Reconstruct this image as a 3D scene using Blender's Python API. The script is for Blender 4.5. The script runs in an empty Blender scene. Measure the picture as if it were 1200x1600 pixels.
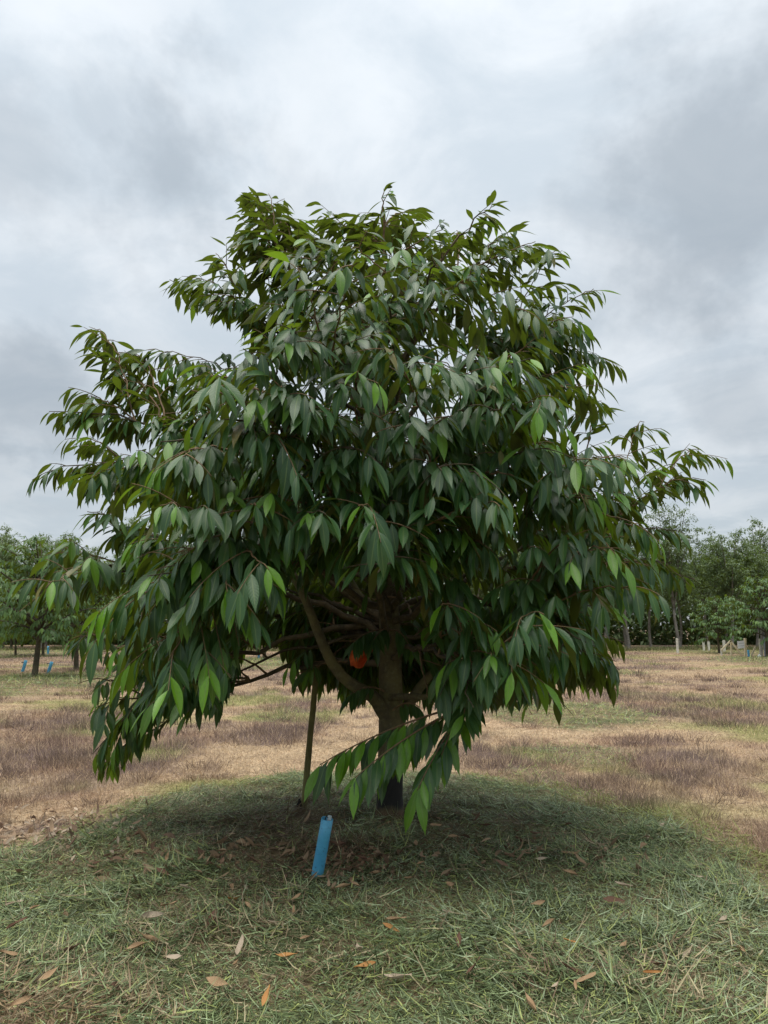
import bpy, math
import numpy as np
from mathutils import Matrix, Vector
R = math.radians
rng = np.random.default_rng(11)
scene = bpy.context.scene
C = scene.collection

# ------------------------------------------------------------------ camera
CAM_H, PITCH, F = 1.6, R(8.6), 1190.0            # F in photograph pixels (1200 x 1600)
cam = bpy.data.cameras.new('camera'); cam_o = bpy.data.objects.new('camera', cam); C.objects.link(cam_o)
cam.sensor_fit = 'VERTICAL'; cam.sensor_height = 36; cam.lens = 36*F/1600
cam.clip_end = 2000
cam_o.location = (0, 0, CAM_H); cam_o.rotation_euler = (R(90)+PITCH, 0, 0)
scene.camera = cam_o
scene.view_settings.view_transform = 'Standard'; scene.view_settings.look = 'None'
scene.view_settings.exposure = 1.27; scene.view_settings.gamma = 1.0
scene.view_settings.use_curve_mapping = False
scene.cycles.use_denoising = True
scene.cycles.max_bounces = 6; scene.cycles.transparent_max_bounces = 4

def ray(px, py):
    a, b = (px-600)/F, (800-py)/F
    c, s = math.cos(PITCH), math.sin(PITCH)
    return np.array([a, c - b*s, s + b*c])
def at(px, py, Y):
    d = ray(px, py); return np.array([0, 0, CAM_H]) + d*(Y/d[1])
def proj(P):
    P = np.asarray(P, float); c, s = math.cos(PITCH), math.sin(PITCH)
    z = P[..., 2]-CAM_H; dep = P[..., 1]*c + z*s; up = -P[..., 1]*s + z*c
    return 600+F*P[..., 0]/dep, 800-F*up/dep, dep

# ------------------------------------------------------------------ sky (overcast) and sun
SUN_DIR = np.array([-0.16, -0.10, 0.98]); SUN_DIR /= np.linalg.norm(SUN_DIR)
W = bpy.data.worlds.new('World'); scene.world = W; W.use_nodes = True
nt = W.node_tree; nt.nodes.clear()
class NG:
    def __init__(s, tree): s.t = tree
    def n(s, kind, **k):
        nd = s.t.nodes.new(kind)
        for a, v in k.items(): setattr(nd, a, v)
        return nd
    def l(s, a, b): s.t.links.new(a, b)
    def put(s, sock, v):
        if isinstance(v, bpy.types.NodeSocket): s.l(v, sock)
        else: sock.default_value = v
    def math(s, op, a, b=0.0, c=None, clamp=False):
        nd = s.n('ShaderNodeMath', operation=op); nd.use_clamp = clamp
        s.put(nd.inputs[0], a); s.put(nd.inputs[1], b)
        if c is not None: s.put(nd.inputs[2], c)
        return nd.outputs[0]
    def mix(s, f, a, b, mode='MIX'):
        nd = s.n('ShaderNodeMix', data_type='RGBA', blend_type=mode)
        s.put(nd.inputs[0], f)
        for i, v in ((6, a), (7, b)):
            s.put(nd.inputs[i], v if isinstance(v, bpy.types.NodeSocket) else (*v[:3], 1))
        return nd.outputs[2]
    def noise(s, vec, scale, detail=3, rough=0.5, dist=0.0):
        nd = s.n('ShaderNodeTexNoise'); 
        if vec is not None: s.l(vec, nd.inputs['Vector'])
        nd.inputs['Scale'].default_value = scale; nd.inputs['Detail'].default_value = detail
        nd.inputs['Roughness'].default_value = rough; nd.inputs['Distortion'].default_value = dist
        return nd.outputs['Fac']
    def ramp(s, f, lo, hi):
        nd = s.n('ShaderNodeMapRange', interpolation_type='SMOOTHSTEP')
        s.put(nd.inputs[0], f); s.put(nd.inputs[1], lo); s.put(nd.inputs[2], hi)
        return nd.outputs[0]
g = NG(nt)
out = g.n('ShaderNodeOutputWorld'); bg = g.n('ShaderNodeBackground')
sky = g.n('ShaderNodeTexSky', sky_type='NISHITA'); sky.sun_disc = False
sky.sun_elevation = math.asin(SUN_DIR[2]); sky.sun_rotation = math.atan2(SUN_DIR[0], SUN_DIR[1])
tc = g.n('ShaderNodeTexCoord'); sep = g.n('ShaderNodeSeparateXYZ'); g.l(tc.outputs['Generated'], sep.inputs[0])
zc = g.math('MAXIMUM', sep.outputs[2], 0.0)
den = g.math('ADD', zc, 0.16)
cmb = g.n('ShaderNodeCombineXYZ')
g.l(g.math('DIVIDE', sep.outputs[0], den), cmb.inputs[0]); g.l(g.math('DIVIDE', sep.outputs[1], den), cmb.inputs[1])
pv = cmb.outputs[0]
mp = g.n('ShaderNodeMapping'); g.l(pv, mp.inputs[0]); mp.inputs['Location'].default_value = (3.1, 1.7, 0.4)
big = g.noise(mp.outputs[0], 0.75, 7, 0.52, 0.35)
fine = g.noise(mp.outputs[0], 2.6, 7, 0.58, 0.5)
wob = g.noise(tc.outputs['Generated'], 6.5, 5, 0.6)
thick = g.ramp(g.math('ADD', g.math('MULTIPLY', big, 0.72), g.math('MULTIPLY', fine, 0.28)), 0.50, 0.70)
dark = g.math('MULTIPLY', thick, 0.34)
for px, py, r, k in ((1120, 300, .20, .72), (985, 330, .13, .42), (265, 275, .12, .62), (30, 250, .11, .42), (325, 85, .05, .4), (165, 180, .06, .3),
                     (40, 610, .10, .6), (1150, 640, .10, .40), (1100, 450, .08, .3), (440, 330, .09, .25)):
    d = ray(px, py); d /= np.linalg.norm(d)
    vd = g.n('ShaderNodeVectorMath', operation='DISTANCE'); g.l(tc.outputs['Generated'], vd.inputs[0]); vd.inputs[1].default_value = tuple(d)
    e = g.math('ADD', vd.outputs['Value'], g.math('MULTIPLY', g.math('SUBTRACT', wob, 0.5), 1.5*r+.10))
    f = g.ramp(e, r*1.05, r*0.1)
    dark = g.math('MAXIMUM', dark, g.math('MULTIPLY', f, k))
light_c = g.mix(g.ramp(fine, 0.35, 0.68), (0.268, 0.298, 0.322), (0.352, 0.371, 0.385))
cl = g.mix(dark, light_c, (0.150, 0.170, 0.187))
lift = g.math('ADD', 0.74, g.math('MULTIPLY', zc, 0.62))       # overcast: brighter towards the zenith
vm = g.n('ShaderNodeVectorMath', operation='SCALE'); g.l(cl, vm.inputs[0]); g.l(lift, vm.inputs['Scale'])
sk = g.n('ShaderNodeVectorMath', operation='SCALE'); g.l(sky.outputs[0], sk.inputs[0]); sk.inputs['Scale'].default_value = 0.10
fin = g.mix(0.93, sk.outputs[0], vm.outputs[0])
g.l(fin, bg.inputs[0]); bg.inputs[1].default_value = 1.0; g.l(bg.outputs[0], out.inputs[0])

sun = bpy.data.lights.new('sun', 'SUN'); sun.energy = 1.5; sun.angle = R(55); sun.color = (1, .95, .87)
sun_o = bpy.data.objects.new('sun', sun); C.objects.link(sun_o)
sun_o.rotation_euler = Vector(SUN_DIR).to_track_quat('Z', 'Y').to_euler()

# ------------------------------------------------------------------ numpy noise
_perm = np.random.default_rng(5).random((257, 257))
def vnoise(x, y):
    xi, yi = np.floor(x).astype(int), np.floor(y).astype(int); fx, fy = x-xi, y-yi
    fx, fy = fx*fx*(3-2*fx), fy*fy*(3-2*fy)
    a, b = _perm[xi % 256, yi % 256], _perm[(xi+1) % 256, yi % 256]
    c, d = _perm[xi % 256, (yi+1) % 256], _perm[(xi+1) % 256, (yi+1) % 256]
    return (a*(1-fx)+b*fx)*(1-fy)+(c*(1-fx)+d*fx)*fy
def fbm(x, y, o=4):
    s = 0; a = .5; t = 0
    for i in range(o):
        s = s+a*vnoise(x*2**i+17.3*i, y*2**i+9.1*i); t += a; a *= .5
    return s/t
def sstep(a, b, x):
    t = np.clip((x-a)/(b-a), 0, 1); return t*t*(3-2*t)
def unit(v):
    v = np.asarray(v, float); return v/np.maximum(np.linalg.norm(v, axis=-1, keepdims=True), 1e-9)

# ------------------------------------------------------------------ mesh helpers
def mesh_from(name, V, Fq, mat, attrs=None, uv=None, smooth=True):
    """V (n,3); Fq (m,k) faces of k corners; attrs {name: (n,4)}; uv (n,2)"""
    V = np.asarray(V, np.float32); Fq = np.asarray(Fq, np.int32); m, k = Fq.shape
    me = bpy.data.meshes.new(name)
    me.vertices.add(len(V)); me.vertices.foreach_set('co', V.ravel())
    me.loops.add(m*k); me.loops.foreach_set('vertex_index', Fq.ravel())
    me.polygons.add(m); me.polygons.foreach_set('loop_start', np.arange(0, m*k, k, dtype=np.int32))
    me.polygons.foreach_set('loop_total', np.full(m, k, np.int32))
    me.polygons.foreach_set('use_smooth', np.full(m, smooth, bool))
    for an, av in (attrs or {}).items():
        a = me.attributes.new(an, 'FLOAT_COLOR', 'POINT'); a.data.foreach_set('color', np.asarray(av, np.float32).ravel())
    if uv is not None:
        u = me.uv_layers.new(name='uv'); u.data.foreach_set('uv', np.asarray(uv, np.float32)[Fq.ravel()].ravel())
    me.update(calc_edges=True)
    if mat: me.materials.append(mat)
    return me
def obj(name, me, parent=None, base=None):
    o = bpy.data.objects.new(name, me); C.objects.link(o)
    if parent is not None: o.parent = parent
    if base is not None: o.location = tuple(-np.asarray(base))
    return o
def tag(o, label=None, cat=None, group=None, kind=None):
    for k, v in (('label', label), ('category', cat), ('group', group), ('kind', kind)):
        if v: o[k] = v
    return o
def empty(name, loc, rz=0):
    o = bpy.data.objects.new(name, None); C.objects.link(o); o.location = tuple(loc); o.rotation_euler = (0, 0, rz); o.empty_display_size = .2
    return o
class Mesh:
    """collects quads"""
    def __init__(s): s.V = []; s.F = []; s.n = 0
    def add(s, V, Fq):
        s.V.append(np.asarray(V, float)); s.F.append(np.asarray(Fq, int)+s.n); s.n += len(V)
    def tube(s, pts, rad, sides=6, cap=True, rough=0.0, r=rng):
        pts = np.asarray(pts, float); n = len(pts); rad = np.broadcast_to(np.asarray(rad, float), (n,))
        T = unit(np.gradient(pts, axis=0)); up = np.array([.31, .17, .93]); 
        if abs(T[0] @ unit(up)) > .9: up = np.array([1., .1, 0])
        A = unit(up - T*(T @ up)[:, None]); B = np.cross(T, A)
        a = np.linspace(0, 2*math.pi, sides, endpoint=False)
        rr = rad[:, None]*(1+(r.random((n, sides))-.5)*2*rough if rough else np.ones((n, sides)))
        V = pts[:, None, :]+rr[..., None]*(np.cos(a)[None, :, None]*A[:, None, :]+np.sin(a)[None, :, None]*B[:, None, :])
        i = np.arange(n-1)[:, None]*sides; j = np.arange(sides)[None, :]; k = (j+1) % sides
        Fq = np.stack([i+j, i+k, i+sides+k, i+sides+j], -1).reshape(-1, 4)
        s.add(V.reshape(-1, 3), Fq)
        if cap and sides % 2 == 0:
            for b in (0, (n-1)*sides):
                c = [[b+0, b+q, b+q+1, b+q+2] for q in range(1, sides-2, 2)]
                s.F.append(np.asarray(c)+s.n-n*sides)
    def box(s, c, ax, ay, az):
        c, ax, ay, az = (np.asarray(v, float) for v in (c, ax, ay, az))
        V = [c+i*ax+j*ay+k*az for k in (-1, 1) for j in (-1, 1) for i in (-1, 1)]
        s.add(V, [[0, 2, 3, 1], [4, 5, 7, 6], [0, 1, 5, 4], [2, 6, 7, 3], [0, 4, 6, 2], [1, 3, 7, 5]])
    def beam(s, p, q, w, h=None, side=(0, 1, 0)):
        p, q = np.asarray(p, float), np.asarray(q, float); t = (q-p)/2; d = unit(t)
        a = unit(np.cross(d, side)); b = np.cross(d, a)
        s.box((p+q)/2, a*w/2, b*(h or w)/2, t)
    def mesh(s, name, mat, attrs=None, smooth=True):
        return mesh_from(name, np.concatenate(s.V), np.concatenate(s.F), mat, attrs, None, smooth)

# ------------------------------------------------------------------ materials
def newmat(name):
    m = bpy.data.materials.new(name); m.use_nodes = True; t = m.node_tree; t.nodes.clear(); gg = NG(t)
    o = gg.n('ShaderNodeOutputMaterial'); b = gg.n('ShaderNodeBsdfPrincipled'); gg.l(b.outputs[0], o.inputs[0])
    return m, gg, b, o
def objcoord(gg): return gg.n('ShaderNodeTexCoord').outputs['Object']
def leaf_mat(name, top, top2, young, under, rough=0.42, trans=0.28, spec=0.5, veins=True):
    m, gg, b, o = newmat(name)
    at_ = gg.n('ShaderNodeAttribute', attribute_name='tint'); sp = gg.n('ShaderNodeSeparateColor'); gg.l(at_.outputs['Color'], sp.inputs[0])
    col = gg.mix(sp.outputs[0], top, top2); col = gg.mix(sp.outputs[1], col, young)
    col = gg.mix(sp.outputs[2], col, (0.20, 0.15, 0.035))
    nz = gg.noise(objcoord(gg), 9.0, 3)
    col = gg.mix(gg.math('MULTIPLY', gg.ramp(nz, .4, .75), .35), col, top)
    und = gg.mix(sp.outputs[0], under, tuple(0.75*c for c in under))
    und = gg.mix(gg.math('MULTIPLY', sp.outputs[1], .6), und, young)
    if veins:
        uv = gg.n('ShaderNodeUVMap'); uv.uv_map = 'uv'; su = gg.n('ShaderNodeSeparateXYZ'); gg.l(uv.outputs[0], su.inputs[0])
        ax = gg.math('ABSOLUTE', gg.math('SUBTRACT', su.outputs[0], .5))
        mid = gg.ramp(ax, .07, .015)
        wv = gg.math('SINE', gg.math('MULTIPLY', gg.math('SUBTRACT', su.outputs[1], gg.math('MULTIPLY', ax, .32)), 75.0))
        col = gg.mix(gg.math('MULTIPLY', mid, .55), col, (0.16, 0.24, 0.07))
        col = gg.mix(gg.math('MULTIPLY', gg.ramp(wv, .6, 1.0), .07), col, (0.10, 0.20, 0.07))
        bp = gg.n('ShaderNodeBump'); bp.inputs['Strength'].default_value = .10; bp.inputs['Distance'].default_value = .003
        gg.l(gg.math('ADD', wv, gg.math('MULTIPLY', mid, -3.0)), bp.inputs['Height']); gg.l(bp.outputs[0], b.inputs['Normal'])
    geo = gg.n('ShaderNodeNewGeometry')
    fc = gg.mix(geo.outputs['Backfacing'], col, und)
    gg.l(fc, b.inputs['Base Color'])
    gg.l(gg.math('ADD', gg.math('MULTIPLY', geo.outputs['Backfacing'], .25), gg.math('ADD', rough-.08, gg.math('MULTIPLY', nz, .16))), b.inputs['Roughness'])
    b.inputs['Specular IOR Level'].default_value = spec
    tr = gg.n('ShaderNodeBsdfTranslucent'); gg.l(gg.mix(sp.outputs[1], (0.155, 0.225, 0.015), (0.28, 0.46, 0.025)), tr.inputs[0])
    mx = gg.n('ShaderNodeMixShader'); mx.inputs[0].default_value = trans
    gg.l(b.outputs[0], mx.inputs[1]); gg.l(tr.outputs[0], mx.inputs[2]); gg.l(mx.outputs[0], o.inputs[0])
    return m
M = {}
M['leaf'] = leaf_mat('durian_leaf', (0.015, 0.060, 0.017), (0.050, 0.128, 0.036), (0.13, 0.30, 0.018), (0.070, 0.078, 0.018), rough=.36, trans=.30, spec=.45)
M['far_leaf'] = leaf_mat('orchard_leaf', (0.035, 0.095, 0.024), (0.085, 0.165, 0.040), (0.15, 0.26, 0.05), (0.10, 0.11, 0.03), veins=False, rough=.5)
M['rubber_leaf'] = leaf_mat('rubber_leaf', (0.085, 0.135, 0.060), (0.145, 0.205, 0.090), (0.20, 0.28, 0.075), (0.14, 0.17, 0.09), veins=False, rough=.6, trans=.3)
def simple(name, c1, c2, scale=8, rough=.8, bump=.3, stretch=(1, 1, 1), c3=None, spec=.3):
    m, gg, b, o = newmat(name)
    mpn = gg.n('ShaderNodeMapping'); gg.l(objcoord(gg), mpn.inputs[0]); mpn.inputs['Scale'].default_value = stretch
    n1 = gg.noise(mpn.outputs[0], scale, 5, .6); n2 = gg.noise(mpn.outputs[0], scale*4.3, 4, .6)
    col = gg.mix(gg.ramp(n1, .35, .65), c1, c2)
    if c3: col = gg.mix(gg.ramp(n2, .58, .72), col, c3)
    gg.l(col, b.inputs['Base Color']); b.inputs['Roughness'].default_value = rough; b.inputs['Specular IOR Level'].default_value = spec
    bp = gg.n('ShaderNodeBump'); bp.inputs['Strength'].default_value = bump; bp.inputs['Distance'].default_value = .01
    gg.l(n2, bp.inputs['Height']); gg.l(bp.outputs[0], b.inputs['Normal'])
    return m
# bark: olive algae over brown, blackened paint collar near the ground
m, gg, b, o = newmat('durian_bark')
oc = objcoord(gg); sx = gg.n('ShaderNodeSeparateXYZ'); gg.l(oc, sx.inputs[0])
n1 = gg.noise(oc, 7, 5, .6); n2 = gg.noise(oc, 34, 4, .6)
col = gg.mix(gg.ramp(n1, .35, .65), (0.13, 0.115, 0.045), (0.075, 0.06, 0.032))
col = gg.mix(gg.math('MULTIPLY', gg.ramp(n2, .5, .7), .5), col, (0.16, 0.16, 0.085))
zz = gg.math('ADD', sx.outputs[2], gg.math('MULTIPLY', gg.math('SUBTRACT', n1, .5), .16))
blk = gg.math('MULTIPLY', gg.ramp(zz, .52, .34), gg.ramp(zz, .05, .13))
col = gg.mix(blk, col, (0.008, 0.008, 0.007)); col = gg.mix(gg.ramp(zz, .12, .04), col, (0.11, 0.06, 0.035))
gg.l(col, b.inputs['Base Color']); b.inputs['Roughness'].default_value = .85
bp = gg.n('ShaderNodeBump'); bp.inputs['Strength'].default_value = .5; bp.inputs['Distance'].default_value = .01
gg.l(gg.math('ADD', n1, n2), bp.inputs['Height']); gg.l(bp.outputs[0], b.inputs['Normal']); M['bark'] = m
M['twig'] = simple('durian_branch_bark', (0.11, 0.085, 0.05), (0.055, 0.045, 0.03), 14, .8, .3, c3=(0.15, 0.15, 0.09))
M['shoot'] = simple('durian_shoot_bark', (0.20, 0.13, 0.065), (0.12, 0.08, 0.045), 30, .7, .2)
M['rubber_bark'] = simple('rubber_bark', (0.22, 0.20, 0.17), (0.12, 0.11, 0.095), 3, .9, .4, c3=(0.32, 0.31, 0.28))
M['far_bark'] = simple('orchard_bark', (0.10, 0.085, 0.05), (0.05, 0.042, 0.03), 5, .9, .4, c3=(.13, .13, .07))
M['pole'] = simple('support_pole_wood', (0.17, 0.155, 0.055), (0.10, 0.09, 0.035), 5, .7, .3, (4, 4, 1), (0.08, 0.07, 0.04))
M['black'] = simple('charred_wood', (0.010, 0.009, 0.008), (0.02, 0.018, 0.015), 20, .9, .5)
M['pipe_dark'] = simple('pipe_inside', (0.012, 0.04, 0.075), (0.008, 0.025, 0.045), 20, .7, .1)
M['wire'] = simple('black_cable', (0.02, 0.02, 0.02), (0.035, 0.035, 0.035), 30, .5, .1)
M['tagwhite'] = simple('pale_tag', (0.45, 0.55, 0.58), (0.35, 0.42, 0.45), 30, .5, .1)
M['orange'] = simple('orange_cloth', (0.62, 0.115, 0.022), (0.45, 0.075, 0.016), 22, .6, .3)
M['white_post'] = simple('pale_concrete', (0.62, 0.60, 0.52), (0.46, 0.45, 0.39), 6, .85, .3)
M['timber'] = simple('pale_timber', (0.66, 0.58, 0.40), (0.52, 0.45, 0.30), 9, .8, .2, (1, 1, .2))
M['board'] = simple('white_board', (0.84, 0.85, 0.85), (0.76, 0.77, 0.77), 4, .5, .1)
M['grey_line'] = simple('grey_print', (0.52, 0.53, 0.54), (0.58, 0.59, 0.60), 20, .6, .1)
M['sheet'] = simple('grey_fence_sheet', (0.30, 0.32, 0.36), (0.22, 0.24, 0.27), 5, .6, .2)
M['bag'] = simple('white_bag', (0.72, 0.72, 0.70), (0.55, 0.55, 0.53), 12, .6, .4)
m, gg, b, o = newmat('blue_pvc')
oc = objcoord(gg); n1 = gg.noise(oc, 9, 4); n2 = gg.noise(oc, 60, 4, .6); n3 = gg.noise(oc, 23, 3, .7)
mpn = gg.n('ShaderNodeMapping'); gg.l(oc, mpn.inputs[0]); mpn.inputs['Scale'].default_value = (6, 6, 70)
n4 = gg.noise(mpn.outputs[0], 1.2, 3)
col = gg.mix(gg.ramp(n1, .35, .65), (0.055, 0.28, 0.47), (0.085, 0.36, 0.55))
col = gg.mix(gg.math('MULTIPLY', gg.ramp(n4, .55, .7), .35), col, (0.035, 0.18, 0.30))
col = gg.mix(gg.math('MULTIPLY', gg.ramp(n2, .60, .70), .7), col, (0.03, 0.10, 0.15)); col = gg.mix(gg.ramp(n3, .72, .76), col, (0.015, 0.02, 0.025))
gg.l(col, b.inputs['Base Color']); b.inputs['Roughness'].default_value = .45; M['blue'] = m
def vcol(name, rough=.75, trans=0.0, noise_s=None, spec=.25):
    m, gg, b, o = newmat(name)
    a = gg.n('ShaderNodeAttribute', attribute_name='col'); c = a.outputs['Color']
    if noise_s:
        oc = objcoord(gg); n1 = gg.noise(oc, noise_s, 6, .65); n2 = gg.noise(oc, noise_s*7, 5, .7)
        c = gg.mix(1.0, c, gg.mix(gg.ramp(n1, .3, .7), (.72, .72, .72), (1.2, 1.2, 1.2)), 'MULTIPLY')
        c = gg.mix(1.0, c, gg.mix(gg.ramp(n2, .35, .65), (.55, .52, .5), (1.25, 1.25, 1.25)), 'MULTIPLY')
        bp = gg.n('ShaderNodeBump'); bp.inputs['Strength'].default_value = .8; bp.inputs['Distance'].default_value = .03
        gg.l(n2, bp.inputs['Height']); gg.l(bp.outputs[0], b.inputs['Normal'])
    gg.l(c, b.inputs['Base Color']); b.inputs['Roughness'].default_value = rough; b.inputs['Specular IOR Level'].default_value = spec
    if trans:
        tr = gg.n('ShaderNodeBsdfTranslucent'); gg.l(c, tr.inputs[0]); mx = gg.n('ShaderNodeMixShader'); mx.inputs[0].default_value = trans
        gg.l(b.outputs[0], mx.inputs[1]); gg.l(tr.outputs[0], mx.inputs[2]); gg.l(mx.outputs[0], o.inputs[0])
    return m
M['ground'] = vcol('soil_and_thatch', .95, 0, 3.0, .1)
M['blade'] = vcol('grass_blade', .55, .2, None, .35)
M['dry'] = vcol('dry_grass_blade', .85, .2, None, .1)

# ------------------------------------------------------------------ ground shape and cover
TREE = np.array([0.035, 6.05])
def gpt(px, py, z=0.0):
    d = ray(px, py); k = (z-CAM_H)/d[2]; return d[:2]*k
MC = np.array([0.0, 4.9])
edge_px = [(0, 1345), (110, 1300), (250, 1252), (360, 1225), (480, 1208), (600, 1202), (700, 1205), (820, 1225), (950, 1258), (1080, 1300), (1160, 1350), (1200, 1400)]
edge = [gpt(x, y, .05)-MC for x, y in edge_px] + [np.array(p)-MC for p in ((2.5, 3.4), (2.9, 2.2), (0, 1.2), (-2.9, 2.0), (-2.9, 3.4))]
ea = np.array([math.atan2(p[1], p[0]) for p in edge]); er = np.array([np.hypot(*p) for p in edge]); o_ = np.argsort(ea); ea, er = ea[o_], er[o_]
def main_mulch(x, y):
    dx, dy = x-MC[0], y-MC[1]; a = np.arctan2(dy, dx); r = np.hypot(dx, dy)
    e = np.interp(a, ea, er, period=2*math.pi)
    return sstep(-.34, .34, e+(fbm(x*1.6, y*1.6, 3)-.5)*.7-r)
patches = []                                       # other green mulch rings and weed patches: centre, rx, ry, strength
def patch_px(x0, x1, y0, y1, k):
    t, bt = gpt((x0+x1)/2, y0), gpt((x0+x1)/2, y1); c = (t+bt)/2
    rx = abs(gpt(x1, (y0+y1)/2)[0]-gpt(x0, (y0+y1)/2)[0])/2
    patches.append((c, rx, abs(t[1]-bt[1])/2, k))
for p in ((-150, 185, 1051, 1098, 1), (765, 1015, 1098, 1143, 1), (800, 990, 1163, 1203, .6), (330, 520, 1029, 1046, 1), (1125, 1330, 1027, 1047, .9),
          (1000, 1190, 1011, 1024, .8), (-80, 190, 1014, 1030, .8), (640, 800, 1060, 1080, .7), (560, 700, 1035, 1050, .8), (780, 880, 1200, 1225, .45), (380, 500, 1110, 1135, .35), (900, 1010, 1045, 1056, .5)): patch_px(*p)
def patch_mask(x, y):
    m = np.zeros_like(x); nz = (fbm(x*.8, y*.8, 3)-.5)
    for c, rx, ry, k in patches:
        r = np.hypot((x-c[0])/rx, (y-c[1])/ry); m = np.maximum(m, k*sstep(1.15, .75, r+nz*.8))
    return m
def H(x, y):
    x, y = np.asarray(x, float), np.asarray(y, float)
    h = .15*np.exp(-(((x-TREE[0])**2+(y-TREE[1])**2)/2.1**2)) + .02*(fbm(x*1.3, y*1.3, 3)-.5)+.10*(fbm(x*.18, y*.18, 2)-.5)*sstep(6, 14, np.hypot(x, y-4))
    h = h+main_mulch(x, y)*.035*(fbm(x*4, y*4, 3)-.2)
    for c, rx, ry, k in patches:
        if k > .65: h = h+.09*k*np.exp(-(((x-c[0])/rx)**2+((y-c[1])/ry)**2)*1.4)
    return h
def h1(x, y): return float(H(np.array([x]), np.array([y]))[0])
def ground_hit(px, py):
    z = .05
    for _ in range(8): p = gpt(px, py, z); z = h1(*p)
    return np.array([p[0], p[1], z])
blobs = [(gpt(px, py), r, d) for px, py, r, d in ((90, 1200, 1.6, .42), (330, 1125, 1.3, .30), (30, 1120, 2.2, .25), (1130, 1255, 1.0, .42), (960, 1225, .7, .22), (1000, 1095, 2.2, .35), (1180, 1120, 2.5, .3),
        (450, 1180, 1.1, -.35), (1060, 1150, 2.2, -.30), (1000, 1065, 4, -.35), (300, 1245, .8, -.35), (720, 1195, .8, -.2), (700, 1160, 1.0, .25), (850, 1085, 3, -.2), (950, 1155, .35, .5))]
def tone(x, y):
    """0 straw .. 1 dead purple brown"""
    t = (fbm(x*.6, y*.42, 4)-.5)*2.5+.42+(fbm(x*2.6, y*2.2+7, 3)-.5)*1.7
    for c, r, d in blobs: t = t+.75*d*np.exp(-((x-c[0])**2+(y-c[1])**2)/r**2)
    return np.clip(t, 0, 1)
def lerp(a, b, t): return a+(b-a)*t
STRAW, RUST, PURP, GRN = (np.array(c) for c in ((0.56, 0.42, 0.27), (0.40, 0.25, 0.165), (0.225, 0.165, 0.145), (0.29, 0.33, 0.10)))
def field_col(x, y):
    t = tone(x, y)[:, None]; w = fbm(x*1.1+40, y*1.1, 3)[:, None]
    c = lerp(STRAW, PURP, t); c = lerp(c, RUST, sstep(.45, .7, w)*.45*(1-abs(t-.5)))
    gw = sstep(.56, .70, fbm(x*.7-30, y*.5+11, 3))[:, None]*.65
    return lerp(c, GRN, gw)

xs = np.concatenate([-np.geomspace(3.2, 420, 46)[::-1], np.linspace(-3.1, 3.1, 112), np.geomspace(3.2, 420, 46)])
ys = np.concatenate([-np.geomspace(1, 120, 12)[::-1], np.linspace(0, 1.8, 8), np.linspace(1.9, 9, 125), np.geomspace(9.1, 60, 130), np.geomspace(62, 700, 24)])
X, Y = np.meshgrid(xs, ys); xf, yf = X.ravel(), Y.ravel(); hz = H(xf, yf)
mm, pm = main_mulch(xf, yf), patch_mask(xf, yf)
gc = field_col(xf, yf)*.72
mul = lerp(np.array([.10, .115, .055]), np.array([.19, .15, .085]), sstep(.45, .62, fbm(xf*2.2, yf*2.2+5, 4))[:, None])
gc = lerp(gc, mul, np.maximum(mm, pm*.8)[:, None])
nx = len(xs); i = (np.arange(len(ys)-1)[:, None]*nx+np.arange(nx-1)[None, :]).ravel()
gm = mesh_from('ground', np.stack([xf, yf, hz], 1), np.stack([i, i+1, i+nx+1, i+nx], 1), M['ground'], {'col': np.c_[gc, np.ones(len(gc))]})
tag(obj('ground', gm), kind='structure')

# ------------------------------------------------------------------ blades
def blades(P, D, L, Wd, bend, col, up, name, mat, lift=None):
    """P base (n,3), D unit direction at the base (n,3), curved tapering strips of two segments"""
    n = len(P); S = unit(np.cross(D, up)); N = np.cross(S, D)
    st = [(0, 1), (.5, .85), (1, .12)]; V = np.zeros((n, 6, 3))
    for k, (t, w) in enumerate(st):
        c = P+D*(L*t)[:, None]+N*(bend*L*t*t)[:, None]
        V[:, 2*k] = c-S*(Wd*w/2)[:, None]; V[:, 2*k+1] = c+S*(Wd*w/2)[:, None]
    b = (np.arange(n)*6)[:, None]
    Fq = np.concatenate([b+np.array([0, 1, 3, 2]), b+np.array([2, 3, 5, 4])])
    cc = np.repeat(np.c_[col, np.ones(n)], 6, 0)
    return mesh_from(name, V.reshape(-1, 3), Fq, mat, {'col': cc})
def scatter(n, d0, d1, p=1.0, half=.56):
    """points in the view wedge with density falling with distance"""
    d = (d0**(1-p)+(rng.random(n))*(d1**(1-p)-d0**(1-p)))**(1/(1-p)) if p != 1 else d0*(d1/d0)**rng.random(n)
    x = (rng.random(n)*2-1)*(half*d+1.3); return x, d
def lying(x, y, L, Wd, col, lay, name, flow, spread, tilt=.22):
    n = len(x); z = H(x, y)+lay
    a = flow+rng.normal(0, 1, n)*spread; ti = rng.normal(.03, tilt, n)
    D = np.stack([np.cos(a)*np.cos(ti), np.sin(a)*np.cos(ti), np.sin(ti)], 1)
    up = unit(np.stack([rng.normal(0, .45, n), rng.normal(0, .45, n), np.ones(n)], 1))
    P = np.stack([x, y, z], 1)-D*(L*.3)[:, None]
    P[:, 2] = np.maximum(P[:, 2], z-.01)
    return blades(P, D, L, Wd, rng.normal(-.05, .38, n), col, up, name, M['blade'])
MG = [np.array(c) for c in ((0.23, 0.295, 0.14), (0.34, 0.415, 0.25), (0.115, 0.16, 0.065), (0.30, 0.34, 0.115), (0.38, 0.32, 0.19), (0.20, 0.14, 0.085))]
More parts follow.
